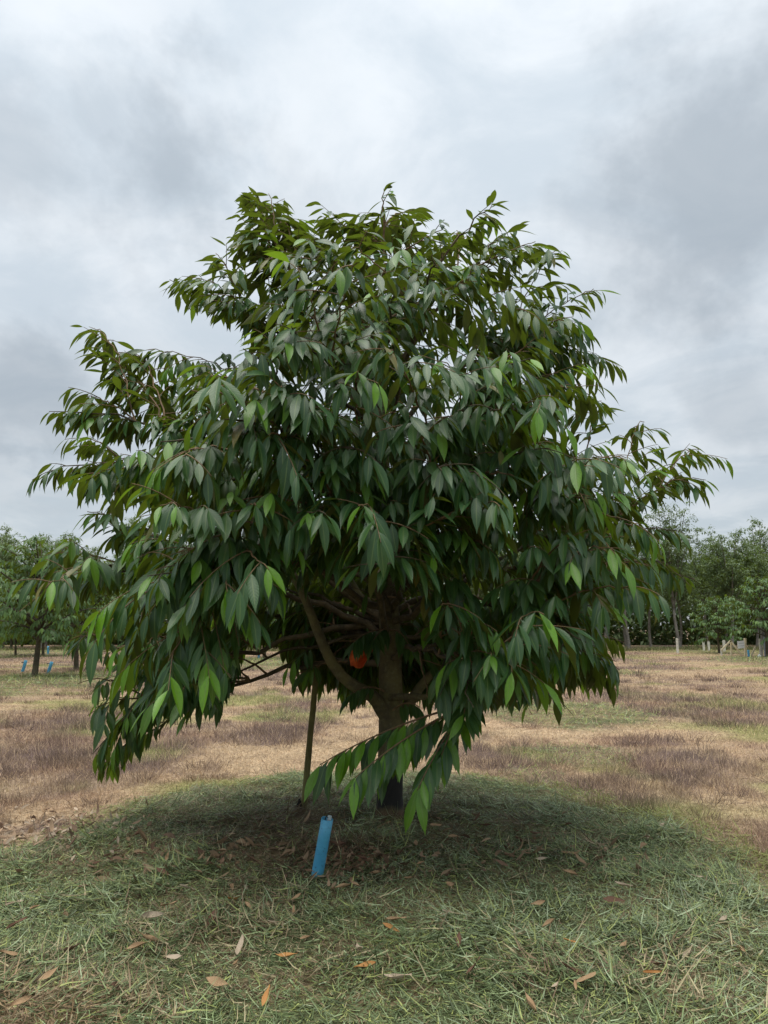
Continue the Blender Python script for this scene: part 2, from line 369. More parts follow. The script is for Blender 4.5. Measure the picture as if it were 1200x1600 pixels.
def mulch_colours(x, y, n):
    blue = sstep(.42, .62, fbm(x*.9+3, y*.9+8, 3)); drynoise = sstep(.50, .66, fbm(x*1.3+21, y*1.3, 3))
    q = rng.random(n); c = np.zeros((n, 3))
    pick = np.where(q < .34, 0, np.where(q < .34+.26*blue+.05, 1, np.where(q < .80, 2, 3)))
    for k in range(4): c[pick == k] = MG[k]
    q2 = rng.random(n); c[q2 < .10+.30*drynoise] = MG[4]; c[q2 < .03+.16*drynoise] = MG[5]
    edge_y = (1-sstep(.25, .95, main_mulch(x, y)))
    w = (rng.random(n) < edge_y*.8); c[w] = np.array([0.27, 0.30, 0.09])
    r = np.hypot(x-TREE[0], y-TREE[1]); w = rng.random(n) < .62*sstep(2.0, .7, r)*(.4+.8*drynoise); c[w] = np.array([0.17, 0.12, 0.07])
    w = rng.random(n) < .55*sstep(1.3, .5, np.hypot((x+2.0)/1.1, (y-3.35)/.35)); c[w] = np.array([.26, .18, .10])
    return c*(.5+.95*rng.random(n))[:, None]
n = 390000
x, y = rng.uniform(-4.2, 4.2, n), rng.uniform(2.4, 8.4, n)
ok = (np.abs(x) < .56*y+1.1) & (rng.random(n) < main_mulch(x, y)*np.clip((5.2/np.maximum(y, 2.6))**1.2, .3, 1.0))
x, y = x[ok], y[ok]; n = len(x)
cl_ = fbm(x*2.4, y*2.4, 3); flow = fbm(x*.8+70, y*.8, 2)*14
long_ = (rng.random(n) < .10+.38*sstep(.45, .65, cl_))
L = np.where(long_, rng.uniform(.06, .16, n), rng.uniform(.02, .06, n)); Wd = np.where(long_, rng.uniform(.003, .0075, n), rng.uniform(.0025, .005, n))
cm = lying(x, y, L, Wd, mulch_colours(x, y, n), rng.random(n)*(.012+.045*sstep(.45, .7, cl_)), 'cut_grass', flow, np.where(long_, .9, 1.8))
tag(obj('cut_grass', cm), 'green cut grass mulch spread in a ring around the big tree', 'cut grass', kind='stuff')
n = 150000
x, y = scatter(n, 7.5, 60, 1.15); ok = rng.random(n) < patch_mask(x, y); x, y = x[ok], y[ok]; n = len(x)
cc = mulch_colours(x, y, n); q = rng.random(n) < .35; cc[q] = np.array([.17, .24, .09])*(.7+.6*rng.random(q.sum()))[:, None]
s = np.clip(y/9, 1, 4)
cm = lying(x, y, rng.uniform(.05, .16, n)*s**.5, rng.uniform(.003, .006, n)*s, cc, rng.random(n)*.05, 'far_cut_grass', fbm(x*.5, y*.5, 2)*12, 1.2, .35)
tag(obj('field_mulch', cm), 'green cut grass patches lying about the dry field', 'cut grass', kind='stuff')
# dry standing grass
n = 430000
x, y = scatter(n, 4.0, 62, 1.25)
ok = rng.random(n) < (1-main_mulch(x, y))*(1-.85*patch_mask(x, y)); x, y = x[ok], y[ok]; n = len(x)
tn = tone(x, y); tuft = fbm(x*3.2, y*3.2, 3)
bare = sstep(.9, .3, np.hypot((x-gpt(70, 1310)[0])/.8, (y-gpt(70, 1310)[1])/.8))
L = (.035+.06*tn+.08*tn*sstep(.45, .7, tuft))*rng.uniform(.5, 1.35, n)*(1-.75*bare)*(1-.5*sstep(.03, .3, main_mulch(x, y)))
Wd = np.maximum(.0028, y*.00055)*rng.uniform(.7, 1.4, n)*(1-.25*tn)
a = rng.uniform(0, 2*math.pi, n); ti = np.clip(rng.normal(1.05, .38, n)-.3*(1-tn), .1, 1.55)
D = np.stack([np.cos(a)*np.cos(ti), np.sin(a)*np.cos(ti), np.sin(ti)], 1)
fc_ = field_col(x, y); q = rng.random(n)[:, None]
col = lerp(fc_, STRAW*1.15, (q < .25)*.75); col = lerp(col, PURP*.9, (q > .80)*.6)
nearb = sstep(0.0, .25, main_mulch(x, y)); w = rng.random(n) < nearb*.75; col[w] = np.array([.26, .29, .085])
col *= rng.uniform(.7, 1.35, n)[:, None]
nt_ = 1100; tx, ty = scatter(nt_, 6.5, 30, 1.1); k_ = rng.random(nt_) < tone(tx, ty)*(1-main_mulch(tx, ty))*(1-patch_mask(tx, ty))*1.2; tx, ty = tx[k_], ty[k_]; nt_ = len(tx)   # ragged tufts
sz = np.repeat(rng.uniform(.5, 1.25, nt_), 60); td = np.repeat(rng.random(nt_), 60); m60 = nt_*60
x2, y2 = np.repeat(tx, 60)+rng.normal(0, .07, m60)*sz*1.4, np.repeat(ty, 60)+rng.normal(0, .07, m60)*sz*1.4
a2 = np.arctan2(y2-np.repeat(ty, 60), x2-np.repeat(tx, 60))+rng.normal(0, .7, m60); ti2 = np.clip(rng.normal(1.0, .3, m60), .2, 1.5)
c2 = lerp(np.array([.13, .095, .085]), np.array([.40, .29, .18]), (td*.6)[:, None]); c2 = c2*rng.uniform(.6, 1.4, m60)[:, None]
x, y, a, L = np.r_[x, x2], np.r_[y, y2], np.r_[a, a2], np.r_[L, rng.uniform(.07, .19, m60)*sz]
Wd = np.r_[Wd, np.maximum(.0026, y2*.00045)*rng.uniform(.7, 1.3, m60)]; col = np.concatenate([col, c2]); n = len(x)
D = np.concatenate([D, np.stack([np.cos(a2)*np.cos(ti2), np.sin(a2)*np.cos(ti2), np.sin(ti2)], 1)])
P = np.stack([x, y, H(x, y)-.005], 1)
dm = blades(P, D, L, Wd, rng.normal(0, .3, n), col, unit(np.stack([np.sin(a*3+1), np.cos(a*2), .3+0*a], 1)), 'dry_grass', M['dry'])
tag(obj('dry_grass', dm), 'dry straw and brown grass covering the open field', 'dry grass', kind='stuff')

# ------------------------------------------------------------------ leaves
ST = [(-.10, .035), (0., .06), (.12, .48), (.28, .86), (.45, 1.), (.62, .88), (.78, .56), (.90, .20), (1., .0)]
ST_FAR = [(0., .08), (.40, 1.), (1., .0)]
def leaf_template(st):
    n = len(st); t = np.repeat([s[0] for s in st], 3); w = np.repeat([s[1] for s in st], 3); sd = np.tile([-1., 0, 1.], n)
    Fq = []
    for k in range(n-1):
        a = 3*k; Fq += [[a, a+1, a+4, a+3], [a+1, a+2, a+5, a+4]]
    return t, w, sd, np.array(Fq)
def leaf_verts(tp, P, D, N, L, Wd, curl, fold):
    t, w, sd, Fq = tp; n = len(P); Xv = np.cross(D, N)
    xx = sd*w*(Wd/2)[:, None]; yy = L[:, None]*t; tt = np.clip(t, 0, 1)
    zz = -(curl*L)[:, None]*tt**2+np.abs(xx)*fold[:, None]
    V = P[:, None]+xx[..., None]*Xv[:, None]+yy[..., None]*D[:, None]+zz[..., None]*N[:, None]
    k = len(t); F2 = (np.arange(n)*k)[:, None, None]+Fq[None]
    uv = np.tile(np.stack([sd*.5+.5, tt], 1), (n, 1))
    return V.reshape(-1, 3), F2.reshape(-1, 4), uv
TP, TPF = leaf_template(ST), leaf_template(ST_FAR)

def bez(p0, p1, p2, p3, n):
    t = np.linspace(0, 1, n)[:, None]
    return (1-t)**3*p0+3*(1-t)**2*t*p1+3*(1-t)*t*t*p2+t**3*p3
Z = np.array([0, 0, 1.])
def grow(trunk, tips, Htop, r, leaf=(.15, .245), gap=.10, leaf_gap=.036, shoot=1.0, z0min=.75, inner=.28, young_k=.34, okp=None, nprim=10**6):
    """tips: (pos, scale). returns list of (branch polyline, radii, [shoot polylines]) and leaf arrays"""
    br = []; Lf = {k: [] for k in ('P', 'D', 'N', 'L', 'y')}
    for ti_, (tp, sc) in enumerate(tips):
        if okp is not None and not okp(tp): continue
        zt = tp[2]; c = trunk(min(zt, Htop*.9)); hv = tp[:2]-c[:2]; rad = np.hypot(*hv); u = np.append(hv/max(rad, 1e-3), 0)
        e = np.clip(zt/Htop, 0, 1)
        slope = lerp(-.12, .95, e**1.3)+r.normal(0, .06)
        z0 = np.clip(zt-slope*rad-.5*(e > .93), z0min+r.random()*.35, Htop*.80)
        p0 = trunk(z0); rb = None
        if ti_ >= nprim:
            cand = np.concatenate([b_[0][2:12] for b_ in br[:nprim]]); rc = np.concatenate([b_[1][2:12] for b_ in br[:nprim]])
            hr = np.hypot(*(cand[:, :2]-c[:2]).T); dd = np.linalg.norm(cand-tp, axis=1)
            cost = np.abs(dd-.55)+.6*np.abs(cand[:, 2]-(zt-lerp(-.05, .6, e)*dd))+5*(hr > rad*.85)
            j_ = np.argmin(cost); p0 = cand[j_]; rb = rc[j_]; dv0 = tp[:2]-p0[:2]; rad = np.hypot(*dv0); u = np.append(dv0/max(rad, 1e-3), 0); z0 = p0[2]
        ln = np.linalg.norm(tp-p0)
        arch = lerp(.20, .02, e)*ln
        p1 = p0+u*rad*.35+Z*((zt-z0)*.45+arch); p2 = p0+u*rad*.75+Z*((zt-z0)*.9+arch*1.1)
        p1[:2] += r.normal(0, .05*rad, 2); p2[:2] += r.normal(0, .05*rad, 2)
        pts = bez(p0, p1, p2, tp, 16); pts[1:-1] += r.normal(0, .008*ln, (14, 3))
        seg = np.r_[0, np.cumsum(np.linalg.norm(np.diff(pts, axis=0), axis=1))]; tot = seg[-1]
        rr = lerp((.010+.010*ln*sc) if rb is None else min(.85*rb, .006+.007*ln), .0028, np.linspace(0, 1, 16)**.75)
        shoots = []; s = (inner if rb is None else .12)*tot*(.8+.4*r.random()); k = r.integers(2)
        runs = []
        while s < tot-.06:
            t = s/tot; i = np.searchsorted(seg, s)-1; i = min(max(i, 0), 14); f = (s-seg[i])/(seg[i+1]-seg[i]); p = lerp(pts[i], pts[i+1], f); tg = unit(pts[i+1]-pts[i])
            sd = unit(np.cross(Z, tg)+1e-6)*(1 if k % 2 else -1); al = R(r.uniform(32, 66))
            dr = unit(tg*math.cos(al)+sd*math.sin(al)+Z*r.normal(.04, .30))
            ls = min((.16+.42*(1-t)**.8)*r.uniform(.7, 1.25)*sc*shoot, ln*.55)
            q = np.linspace(0, 1, 6)[:, None]; dp = lerp(.38, .14, e)*r.uniform(.6, 1.4)
            sp = p+dr*ls*q-Z*dp*ls*q*q
            if okp is None or (okp(sp[3]) and okp(sp[5])): shoots.append(sp); runs.append((sp, ls, .12))
            s += gap*r.uniform(.75, 1.3)*sc**.5; k += 1
        last = pts[10:]; runs.append((last, np.linalg.norm(np.diff(last, axis=0), axis=1).sum(), .05))
        n0 = len(Lf['P']); tries = 0
        for sp, ls, st in runs:
            yng = r.random() < young_k*(1.75-1.5*e)
            sg = np.r_[0, np.cumsum(np.linalg.norm(np.diff(sp, axis=0), axis=1))]; d = st*sg[-1]; k = r.integers(2); end = sg[-1]
            while d <= end+.001:
                i = min(max(np.searchsorted(sg, d)-1, 0), len(sp)-2); f = (d-sg[i])/max(sg[i+1]-sg[i], 1e-6); p = lerp(sp[i], sp[i+1], f); tg = unit(sp[i+1]-sp[i])
                sd = unit(np.cross(Z, tg)+1e-6)*(1 if k % 2 else -1); fin_ = d/max(end, .01)
                hang = (lerp(1.0, .72, e) if e < .86 else .62)*r.uniform(.55, 1.35)
                dv = unit(sd*lerp(.75, .35, fin_)*r.uniform(.7, 1.2)+tg*lerp(.45, .85, fin_)-Z*hang+r.normal(0, .17, 3))
                nn = Z-dv*dv[2]+u*.12; nn = unit(nn-dv*(nn@dv)); nn = unit(nn+r.normal(0, .28, 3)); nn = unit(nn-dv*(nn@dv))
                ll = r.uniform(*leaf)*sc**.4*(1-.18*(fin_ > .9)); d += leaf_gap*r.uniform(.75, 1.25)*sc**.3; k += 1
                tries += 1
                if okp is not None and not (okp(p+dv*ll) and okp(p)): continue
                Lf['P'].append(p+dv*.010); Lf['D'].append(dv); Lf['N'].append(nn)
                Lf['L'].append(ll)
                Lf['y'].append(float(np.clip((fin_-.55)/.4, 0, 1))*r.uniform(.6, 1) if yng else 0.0)
        if okp is not None and len(Lf['P'])-n0 < .45*tries:
            for v_ in Lf.values(): del v_[n0:]
            continue
        br.append((pts, rr, shoots))
    return br, {k: np.array(v) for k, v in Lf.items()}

# ------------------------------------------------------------------ the big tree
base_z = h1(*TREE)-.02; BASE = np.array([TREE[0], TREE[1], base_z])
HT = 5.0
def trunk(z):
    return np.array([TREE[0]+.03*math.sin(z*1.3)-.01*z, TREE[1]+.04*math.sin(z*.9+1), z])
# crown half widths measured along the outline: height -> left, right
pz = np.array([.3, .8, 1.2, 1.7, 2.2, 2.8, 3.3, 3.8, 4.2, 4.6, 4.95, 5.2])
pl = np.array([2.1, 2.3, 2.5, 2.6, 2.65, 2.7, 2.6, 2.25, 1.8, 1.4, 1.1, .5]); pr = np.array([1.5, 1.7, 1.95, 2.3, 2.3, 2.45, 2.0, 1.75, 1.65, 1.4, 1.0, .5])
def front_tip(px, py, k=.92, sign=-1):
    Yv = TREE[1]+sign*1.0
    for _ in range(6):
        p = at(px, py, Yv); xr = p[0]-TREE[0]; Rr = np.interp(p[2], pz, pl if xr < 0 else pr)
        dy = math.sqrt(max(Rr**2-xr**2, .05))*k; Yv = TREE[1]+sign*min(dy, 2.15)
    return at(px, py, Yv)
tr_ = np.random.default_rng(21)
tips = []
sil = [(402, 296), (425, 300), (450, 345), (600, 292), (628, 330), (765, 316), (800, 350), (540, 352), (690, 356), (505, 345),
       (862, 402), (918, 462), (898, 512), (938, 568), (930, 632), (995, 664), (1078, 706), (1088, 752), (1040, 832), (1072, 905), (1045, 958), (1028, 1002), (958, 1048), (962, 1090), (915, 1105),
       (345, 408), (275, 448), (165, 524), (215, 560), (92, 648), (150, 628), (84, 745), (150, 800), (95, 868), (120, 925), (122, 1002), (135, 1070), (158, 1180), (205, 1120), (300, 1115), (350, 1085), (385, 385), (830, 375), (200, 590), (140, 690), (170, 1200), (150, 1120)]
for px, py in sil: tips.append((at(607+(px-607)*1.03, 820+(py-820)*(1.03 if 380 < py < 820 else .995), TREE[1]+tr_.uniform(-.5, .3)), tr_.uniform(.72, .92)))
front = [(350, 655), (440, 605), (515, 640), (600, 540), (690, 565), (560, 580), (470, 720), (640, 650), (690, 735), (560, 790), (800, 790), (750, 745), (930, 780), (590, 895), (690, 945), (850, 960), (985, 925),
         (420, 890), (355, 925), (250, 790), (230, 900), (300, 1030), (330, 1105), (740, 1105), (930, 1010), (500, 470), (620, 455), (745, 440), (835, 490), (455, 510), (380, 545), (300, 610), (855, 630),
         (780, 640), (250, 690), (180, 720), (890, 850), (760, 850), (480, 800), (800, 1050), (870, 1090), (960, 860), (400, 790), (330, 840), (640, 800), (680, 390), (560, 410), (470, 420), (830, 560), (900, 720), (420, 680), (180, 960), (250, 1060), (860, 700), (700, 650), (540, 700)]
for px, py in front: tips.append((front_tip(px, py, tr_.uniform(.72, .95)), tr_.uniform(.9, 1.15)))
for _ in range(46):                                # the far side and the inside of the crown
    z = tr_.uniform(1.3, 4.6); a = tr_.uniform(.12, math.pi-.12); Rr = np.interp(z, pz, pr if a < math.pi/2 else pl)*tr_.uniform(.55, .92)
    tips.append((np.array([TREE[0]+math.cos(a)*Rr, TREE[1]+math.sin(a)*Rr*.9, z]), 1.0))
for px, py, dY in ((520, 1095, -.2), (560, 1120, .1), (455, 1060, .0), (700, 1080, .5), (780, 1085, .5), (640, 1050, .6), (560, 1040, .5), (500, 1010, .4)):
    tips.append((at(px, py, TREE[1]+dY), .8))
more = []
for px, py in sil:
    for _ in range(2):
        k = tr_.uniform(.15, .34); qx, qy = px+(607-px)*k+tr_.normal(0, 18), py+(820-py)*k*.6+tr_.normal(0, 34)
        more.append((at(qx, min(qy, 1100), TREE[1]+tr_.uniform(-1.0, .6)), tr_.uniform(.85, 1.1)))
for px, py in front:
    if tr_.random() < .75: more.append((front_tip(px+tr_.normal(0, 55), min(py+tr_.normal(0, 45), 1100), tr_.uniform(.45, .85)), tr_.uniform(.8, 1.05)))
more += [(at(tr_.uniform(470, 700), tr_.uniform(930, 1085), TREE[1]+tr_.uniform(.15, 1.3)), .85) for _ in range(40)]
more += [(at(tr_.uniform(640, 900), tr_.uniform(940, 1085), TREE[1]+tr_.uniform(.1, 1.2)), .9) for _ in range(14)]
order = tr_.permutation(len(tips)); tips = [tips[k] for k in order]; NP = 62; tips += more
box_x = [0, 130, 150, 215, 300, 352, 372, 440, 470, 500, 560, 690, 760, 860, 935, 975, 985, 1030, 1060, 1100, 1200]
box_y = [900, 1075, 1215, 1185, 1142, 1150, 1065, 1080, 1110, 1110, 1130, 1140, 1140, 1125, 1130, 1110, 1030, 1020, 965, 930, 800]
def okp(p):
    x_, y_, d_ = proj(p)
    if y_ > np.interp(x_, box_x, box_y)+18+(40 if x_ < 230 else 0)-75*(float(vnoise(p[0]*4.5+30, p[1]*4.5+30))*.6+.4*float(vnoise(p[0]*13+30, p[1]*13+30))): return False
    if 925 < y_ and 495 < x_ < 655 and d_ < TREE[1]+.05 and not (d_ > TREE[1]-.9 and vnoise(p[0]*9+50, p[2]*9+50) > .66): return False        # the open window to the trunk
    if 860 < y_ <= 925 and 540 < x_ < 640 and d_ < TREE[1]-.9 and p[1] > TREE[1]-1.5: return False
    if 1015 < y_ and 378 < x_ < 440: return False
    return True
br, LF = grow(trunk, tips, HT, tr_, okp=okp, nprim=NP, gap=.115, leaf_gap=.038, z0min=1.3)
# the low spray that hangs in front of the trunk, thrown out by a low limb on the camera side
low = [(at(500, 1195, 4.75), 1.0), (at(555, 1215, 4.55), 1.0), (at(600, 1195, 4.8), 1.), (at(652, 1235, 4.6), 1.0), (at(690, 1180, 4.7), 1.0), (at(725, 1115, 4.6), 1.0)]
q0 = at(735, 1100, 5.0)
def lowtrunk(z): return q0
br2 = []; L2 = {k: [] for k in LF}
qc = at(612, 985, TREE[1]-.12)
low = [(q0, t_, 1.) for t_, _ in low]+[(qc, at(552, 1004, TREE[1]-.5), 0.), (qc, at(584, 1000, TREE[1]-.45), 0.), (qc, at(640, 1010, TREE[1]-.3), 0.), (at(600, 1080, TREE[1]-.1), at(548, 1085, TREE[1]-.35), 0.), (at(614, 1110, TREE[1]-.1), at(655, 1105, TREE[1]-.3), 0.)]
for q0, tp, sc in low:
    d = tp-q0; pts = bez(q0, q0+d*.3+Z*.05, q0+d*.7+Z*.06, tp, 16)
    seg = np.linspace(0, 1, 16); br2.append((pts, lerp(.008, .003, seg), []))
    ln = np.linalg.norm(d); nl = max(5, int(ln/.030))
    for k in range(nl):
        t = lerp(.30, 1, k/(nl-1)); i = min(int(t*15), 14); p = lerp(pts[i], pts[i+1], t*15-i); tg = unit(pts[i+1]-pts[i])
        sd = unit(np.cross(Z, tg))*(1 if k % 2 else -1)
        dv = unit(sd*.45*tr_.uniform(.6, 1.3)+tg*.7-Z*tr_.uniform(.45, 1.25)+tr_.normal(0, .1, 3)+np.array([0, -.15, 0]))
        nn = Z-dv*dv[2]+np.array([0, -.4, 0]); nn = unit(nn-dv*(nn@dv)); nn = unit(nn+tr_.normal(0, .2, 3)); nn = unit(nn-dv*(nn@dv))
        for kk, v in (('P', p+dv*.01), ('D', dv), ('N', nn), ('L', tr_.uniform(.18, .25)*(.78+.22*sc)), ('y', sc*float(tr_.random() < .55)*tr_.uniform(.5, 1))): L2[kk].append(v)
LF = {k: np.concatenate([LF[k], np.array(L2[k])]) for k in LF}; br += br2
nL = len(LF['P'])
# keep the wedge above the ground clear
lowz = LF['P'][:, 2]+LF['D'][:, 2]*LF['L']
keep = (lowz > .32) & (np.hypot(LF['P'][:, 0]-TREE[0], LF['P'][:, 1]-TREE[1]) > .10)
LF = {k: v[keep] for k, v in LF.items()}; nL = len(LF['P'])
tint = np.stack([tr_.random(nL), LF['y'], (tr_.random(nL) < .012)*tr_.uniform(.4, .9, nL), np.ones(nL)], 1)
Wl = LF['L']*tr_.uniform(.235, .30, nL); curl = tr_.uniform(.05, .34, nL); fold = tr_.uniform(.12, .55, nL)
# the leaves that show largest in the photograph become objects of their own
mid = LF['P']+LF['D']*(LF['L']*.5)[:, None]; sx_, sy_, dep = proj(mid)
view = unit(mid-np.array([0, 0, CAM_H])); area = LF['L']*Wl*np.abs((LF['N']*view).sum(1))/dep**2
cell = 14.0; near = {}
for i_ in np.argsort(dep):
    for a_ in (-.25, .25):
        tipx, tipy, _ = proj(mid[i_]+LF['D'][i_]*LF['L'][i_]*a_)
        near.setdefault((int(tipx//cell), int(tipy//cell)), i_)
vis = np.bincount(np.array(list(near.values())), minlength=nL)
score = area*(vis >= 2); score[(sx_ < 0) | (sx_ > 1200)] = 0
hero = np.argsort(-score)[:300]; isq = np.zeros(nL, bool); isq[hero] = True
root = empty('durian_tree', BASE)
tag(root, 'large bushy durian tree with drooping glossy leaves standing in the green mulch ring', 'tree')
r_ = ~isq
V, Fq, uv = leaf_verts(TP, LF['P'][r_], LF['D'][r_], LF['N'][r_], LF['L'][r_], Wl[r_], curl[r_], fold[r_])
cr = obj('crown', mesh_from('crown', V-BASE, Fq, M['leaf'], {'tint': np.repeat(tint[r_], len(TP[0]), 0)}, uv), root); cr['kind'] = 'stuff'
vari = []
for k in range(18):
    yk = 1.0 if k >= 13 else 0.0
    V, Fq, uv = leaf_verts(TP, np.zeros((1, 3)), np.array([[0, 1., 0]]), np.array([[0, 0, 1.]]), np.ones(1), np.ones(1)*.265, np.array([.06+.28*((k*7) % 18)/18]), np.array([.15+.4*((k*5) % 18)/18]))
    vari.append(mesh_from('leaf', V, Fq, M['leaf'], {'tint': np.tile([(k*11 % 18)/18, yk*(.6+.4*(k % 3)/2), 0, 1], (len(V), 1))}, uv))
for q, i_ in enumerate(hero):
    me = vari[13+q % 5] if LF['y'][i_] > .3 else vari[q % 13]
    D_, N_ = LF['D'][i_], LF['N'][i_]; X_ = np.cross(D_, N_); s = LF['L'][i_]; p = LF['P'][i_]-BASE
    mt = Matrix([[X_[a]*s, D_[a]*s, N_[a]*s, p[a]] for a in range(3)]+[[0, 0, 0, 1]])
    o = bpy.data.objects.new('leaf', me); C.objects.link(o); o.parent = root; o.matrix_basis = mt
# trunk with its flare
zz = np.r_[base_z-.05, base_z+.05, np.linspace(base_z+.18, 4.55, 26)]
mb = Mesh(); tk = np.array([trunk(z) for z in zz]); rr = np.interp(zz-base_z, [-.05, .05, .25, .8, 1.6, 2.6, 3.6, 4.6], [.135, .112, .096, .092, .082, .06, .038, .014])
mb.tube(tk-BASE, rr, 14, rough=.05); obj('trunk', mb.mesh('trunk', M['bark']), root)
# two heavy low limbs
def limb(pl_, r0, r1):
    P = np.array([at(a, b_, TREE[1]+dy) for a, b_, dy in pl_]); t = np.linspace(0, 1, len(P)); tt = np.linspace(0, 1, 18)
    P = np.stack([np.interp(tt, t, P[:, k]) for k in range(3)], 1)
    for _ in range(2): P[1:-1] = (P[:-2]+2*P[1:-1]+P[2:])/4
    m_ = Mesh(); m_.tube(P-BASE, lerp(r0, r1, tt), 10, rough=.06); obj('limb', m_.mesh('limb', M['bark']), root)
limb([(603, 1120, 0), (588, 1092, -.05), (575, 1082, -.1), (540, 1068, -.2), (512, 1030, -.25), (492, 975, -.25), (470, 915, -.2), (430, 850, -.15), (380, 790, -.1)], .058, .022)
limb([(612, 1150, 0), (635, 1105, .05), (665, 1060, .1), (715, 1020, .1), (790, 975, .05), (870, 930, 0)], .050, .016)
limb([(610, 1060, 0), (590, 980, .2), (545, 900, .4), (490, 830, .6)], .04, .014)
limb([(606, 1090, 0), (650, 1088, -.35), (700, 1092, -.75), (745, 1098, -1.05)], .030, .010)
order = np.argsort([-b_[1][0] for b_ in br]); rest = Mesh()
for q, bi in enumerate(order):
    pts, rr, shoots = br[bi]; m_ = Mesh() if q < 280 else rest; m_.tube(pts-BASE, rr, 6)
    for sp in shoots: m_.tube(sp-BASE, lerp(.0042, .0018, np.linspace(0, 1, 6)), 4, cap=False)
    if q < 280: obj('branch', m_.mesh('branch', M['twig'] if rr[0] > .02 else M['shoot']), root)
if rest.n: obj('twigs', rest.mesh('twigs', M['shoot']), root)['kind'] = 'stuff'

# ------------------------------------------------------------------ props by the tree
def hollow_pipe(name, base, axis, length, rad, wire=True):
    t = empty(name, base); axis = unit(axis); m_ = Mesh()
    a = unit(np.cross(axis, [0, 1., 0])); b_ = np.cross(axis, a); n_ = 28; an = np.linspace(0, 2*math.pi, n_, endpoint=False)
    rings = [(-.06, rad), (length*.35, rad), (length*.7, rad), (length, rad), (length+.001, rad-.004), (length*.5, rad-.004), (.02, rad-.004), (.0, .001)]
    V = np.array([[axis*h+(np.cos(q)*a+np.sin(q)*b_)*rd for q in an] for h, rd in rings])
    i = np.arange(len(rings)-1)[:, None]*n_; j = np.arange(n_)[None, :]; k = (j+1) % n_
    m_.add(V.reshape(-1, 3), np.stack([i+j, i+k, i+n_+k, i+n_+j], -1).reshape(-1, 4))
    me = m_.mesh('tube', M['blue']); o = obj('tube', me, t)
    if wire:
        w = Mesh(); top = axis*length
        w.tube(np.array([top-axis*.08+a*.01, top+a*.012, top+axis*.018+a*.006, top+axis*.006-a*.004]), .004, 6); obj('cable', w.mesh('cable', M['wire']), t)
        w = Mesh(); w.box(top+axis*.006-a*.012*np.sign(a[0])*-1, a*.012, b_*.002, axis*.016); obj('label_strip', w.mesh('label_strip', M['tagwhite'], smooth=False), t)
    return t
pb = ground_hit(495, 1368); ptop = at(511, 1279, pb[1]-.05)
PIPE = pb.copy(); t = hollow_pipe('pipe', pb-np.array([0, 0, .01]), ptop-pb, np.linalg.norm(ptop-pb)+.01, .036)
tag(t, 'leaning light blue plastic pipe standing in the mulch near the trunk', 'pipe', 'blue plastic pipes')
# support pole
pb = ground_hit(474, 1268); pt = at(498, 1010, pb[1]-.02); ax = unit(pt-pb)
t = empty('support_pole', pb); m_ = Mesh(); tt = np.linspace(-.06, 1, 12)
pp = np.array([(pt-pb)*q for q in tt]); pp[2:-2, 0] += rng.normal(0, .002, 8); m_.tube(pp, lerp(.027, .022, tt), 10, rough=.05)
obj('shaft', m_.mesh('shaft', M['pole']), t)
m_ = Mesh(); m_.tube(np.array([[-.035, -.01, -.05], [-.034, -.01, .04], [-.030, -.008, .075], [-.033, -.008, .10]]), [.022, .026, .018, .006], 8, rough=.2); obj('charred_stub', m_.mesh('charred_stub', M['black']), t)
tag(t, 'slim olive wooden pole propping up a low limb of the big tree', 'pole')
# orange cloth caught between the limb and the trunk
c0 = at(568, 1026, TREE[1]-.22); t = empty('cloth', c0); gx, gz = 12, 10
m_ = Mesh(); V = []; 
for sgn in (0, 1):
    for b_ in range(gz):
        for a in range(gx):
            u_, v_ = a/(gx-1), b_/(gz-1); wdt = (1-.72*v_)
            xx_ = (u_-.5)*.24*(1-.45*v_)-.03*v_; dz_ = .07-.165*v_*(1-.75*abs(u_-.30))
            V.append([xx_, .035*math.sin(u_*8+v_*4)+.018*math.sin(v_*9+u_*5)+sgn*.003, dz_+.03*math.sin(u_*6+.5)+.25*xx_])
idx = lambda s_, b_, a: s_*gx*gz+b_*gx+a
Fq = [[idx(s_, b_, a), idx(s_, b_, a+1), idx(s_, b_+1, a+1), idx(s_, b_+1, a)] for s_ in (0, 1) for b_ in range(gz-1) for a in range(gx-1)]
m_.add(V, Fq); o = obj('sheet', m_.mesh('sheet', M['orange']), t)
m_ = Mesh(); m_.tube(np.array([[-.06, 0, .08], [0, .02, .105], [.09, .05, .09], [.14, .12, .07]]), .006, 6); obj('tie', m_.mesh('tie', M['orange']), t)
tag(t, 'crumpled orange cloth tied among leaves beside the trunk', 'cloth')

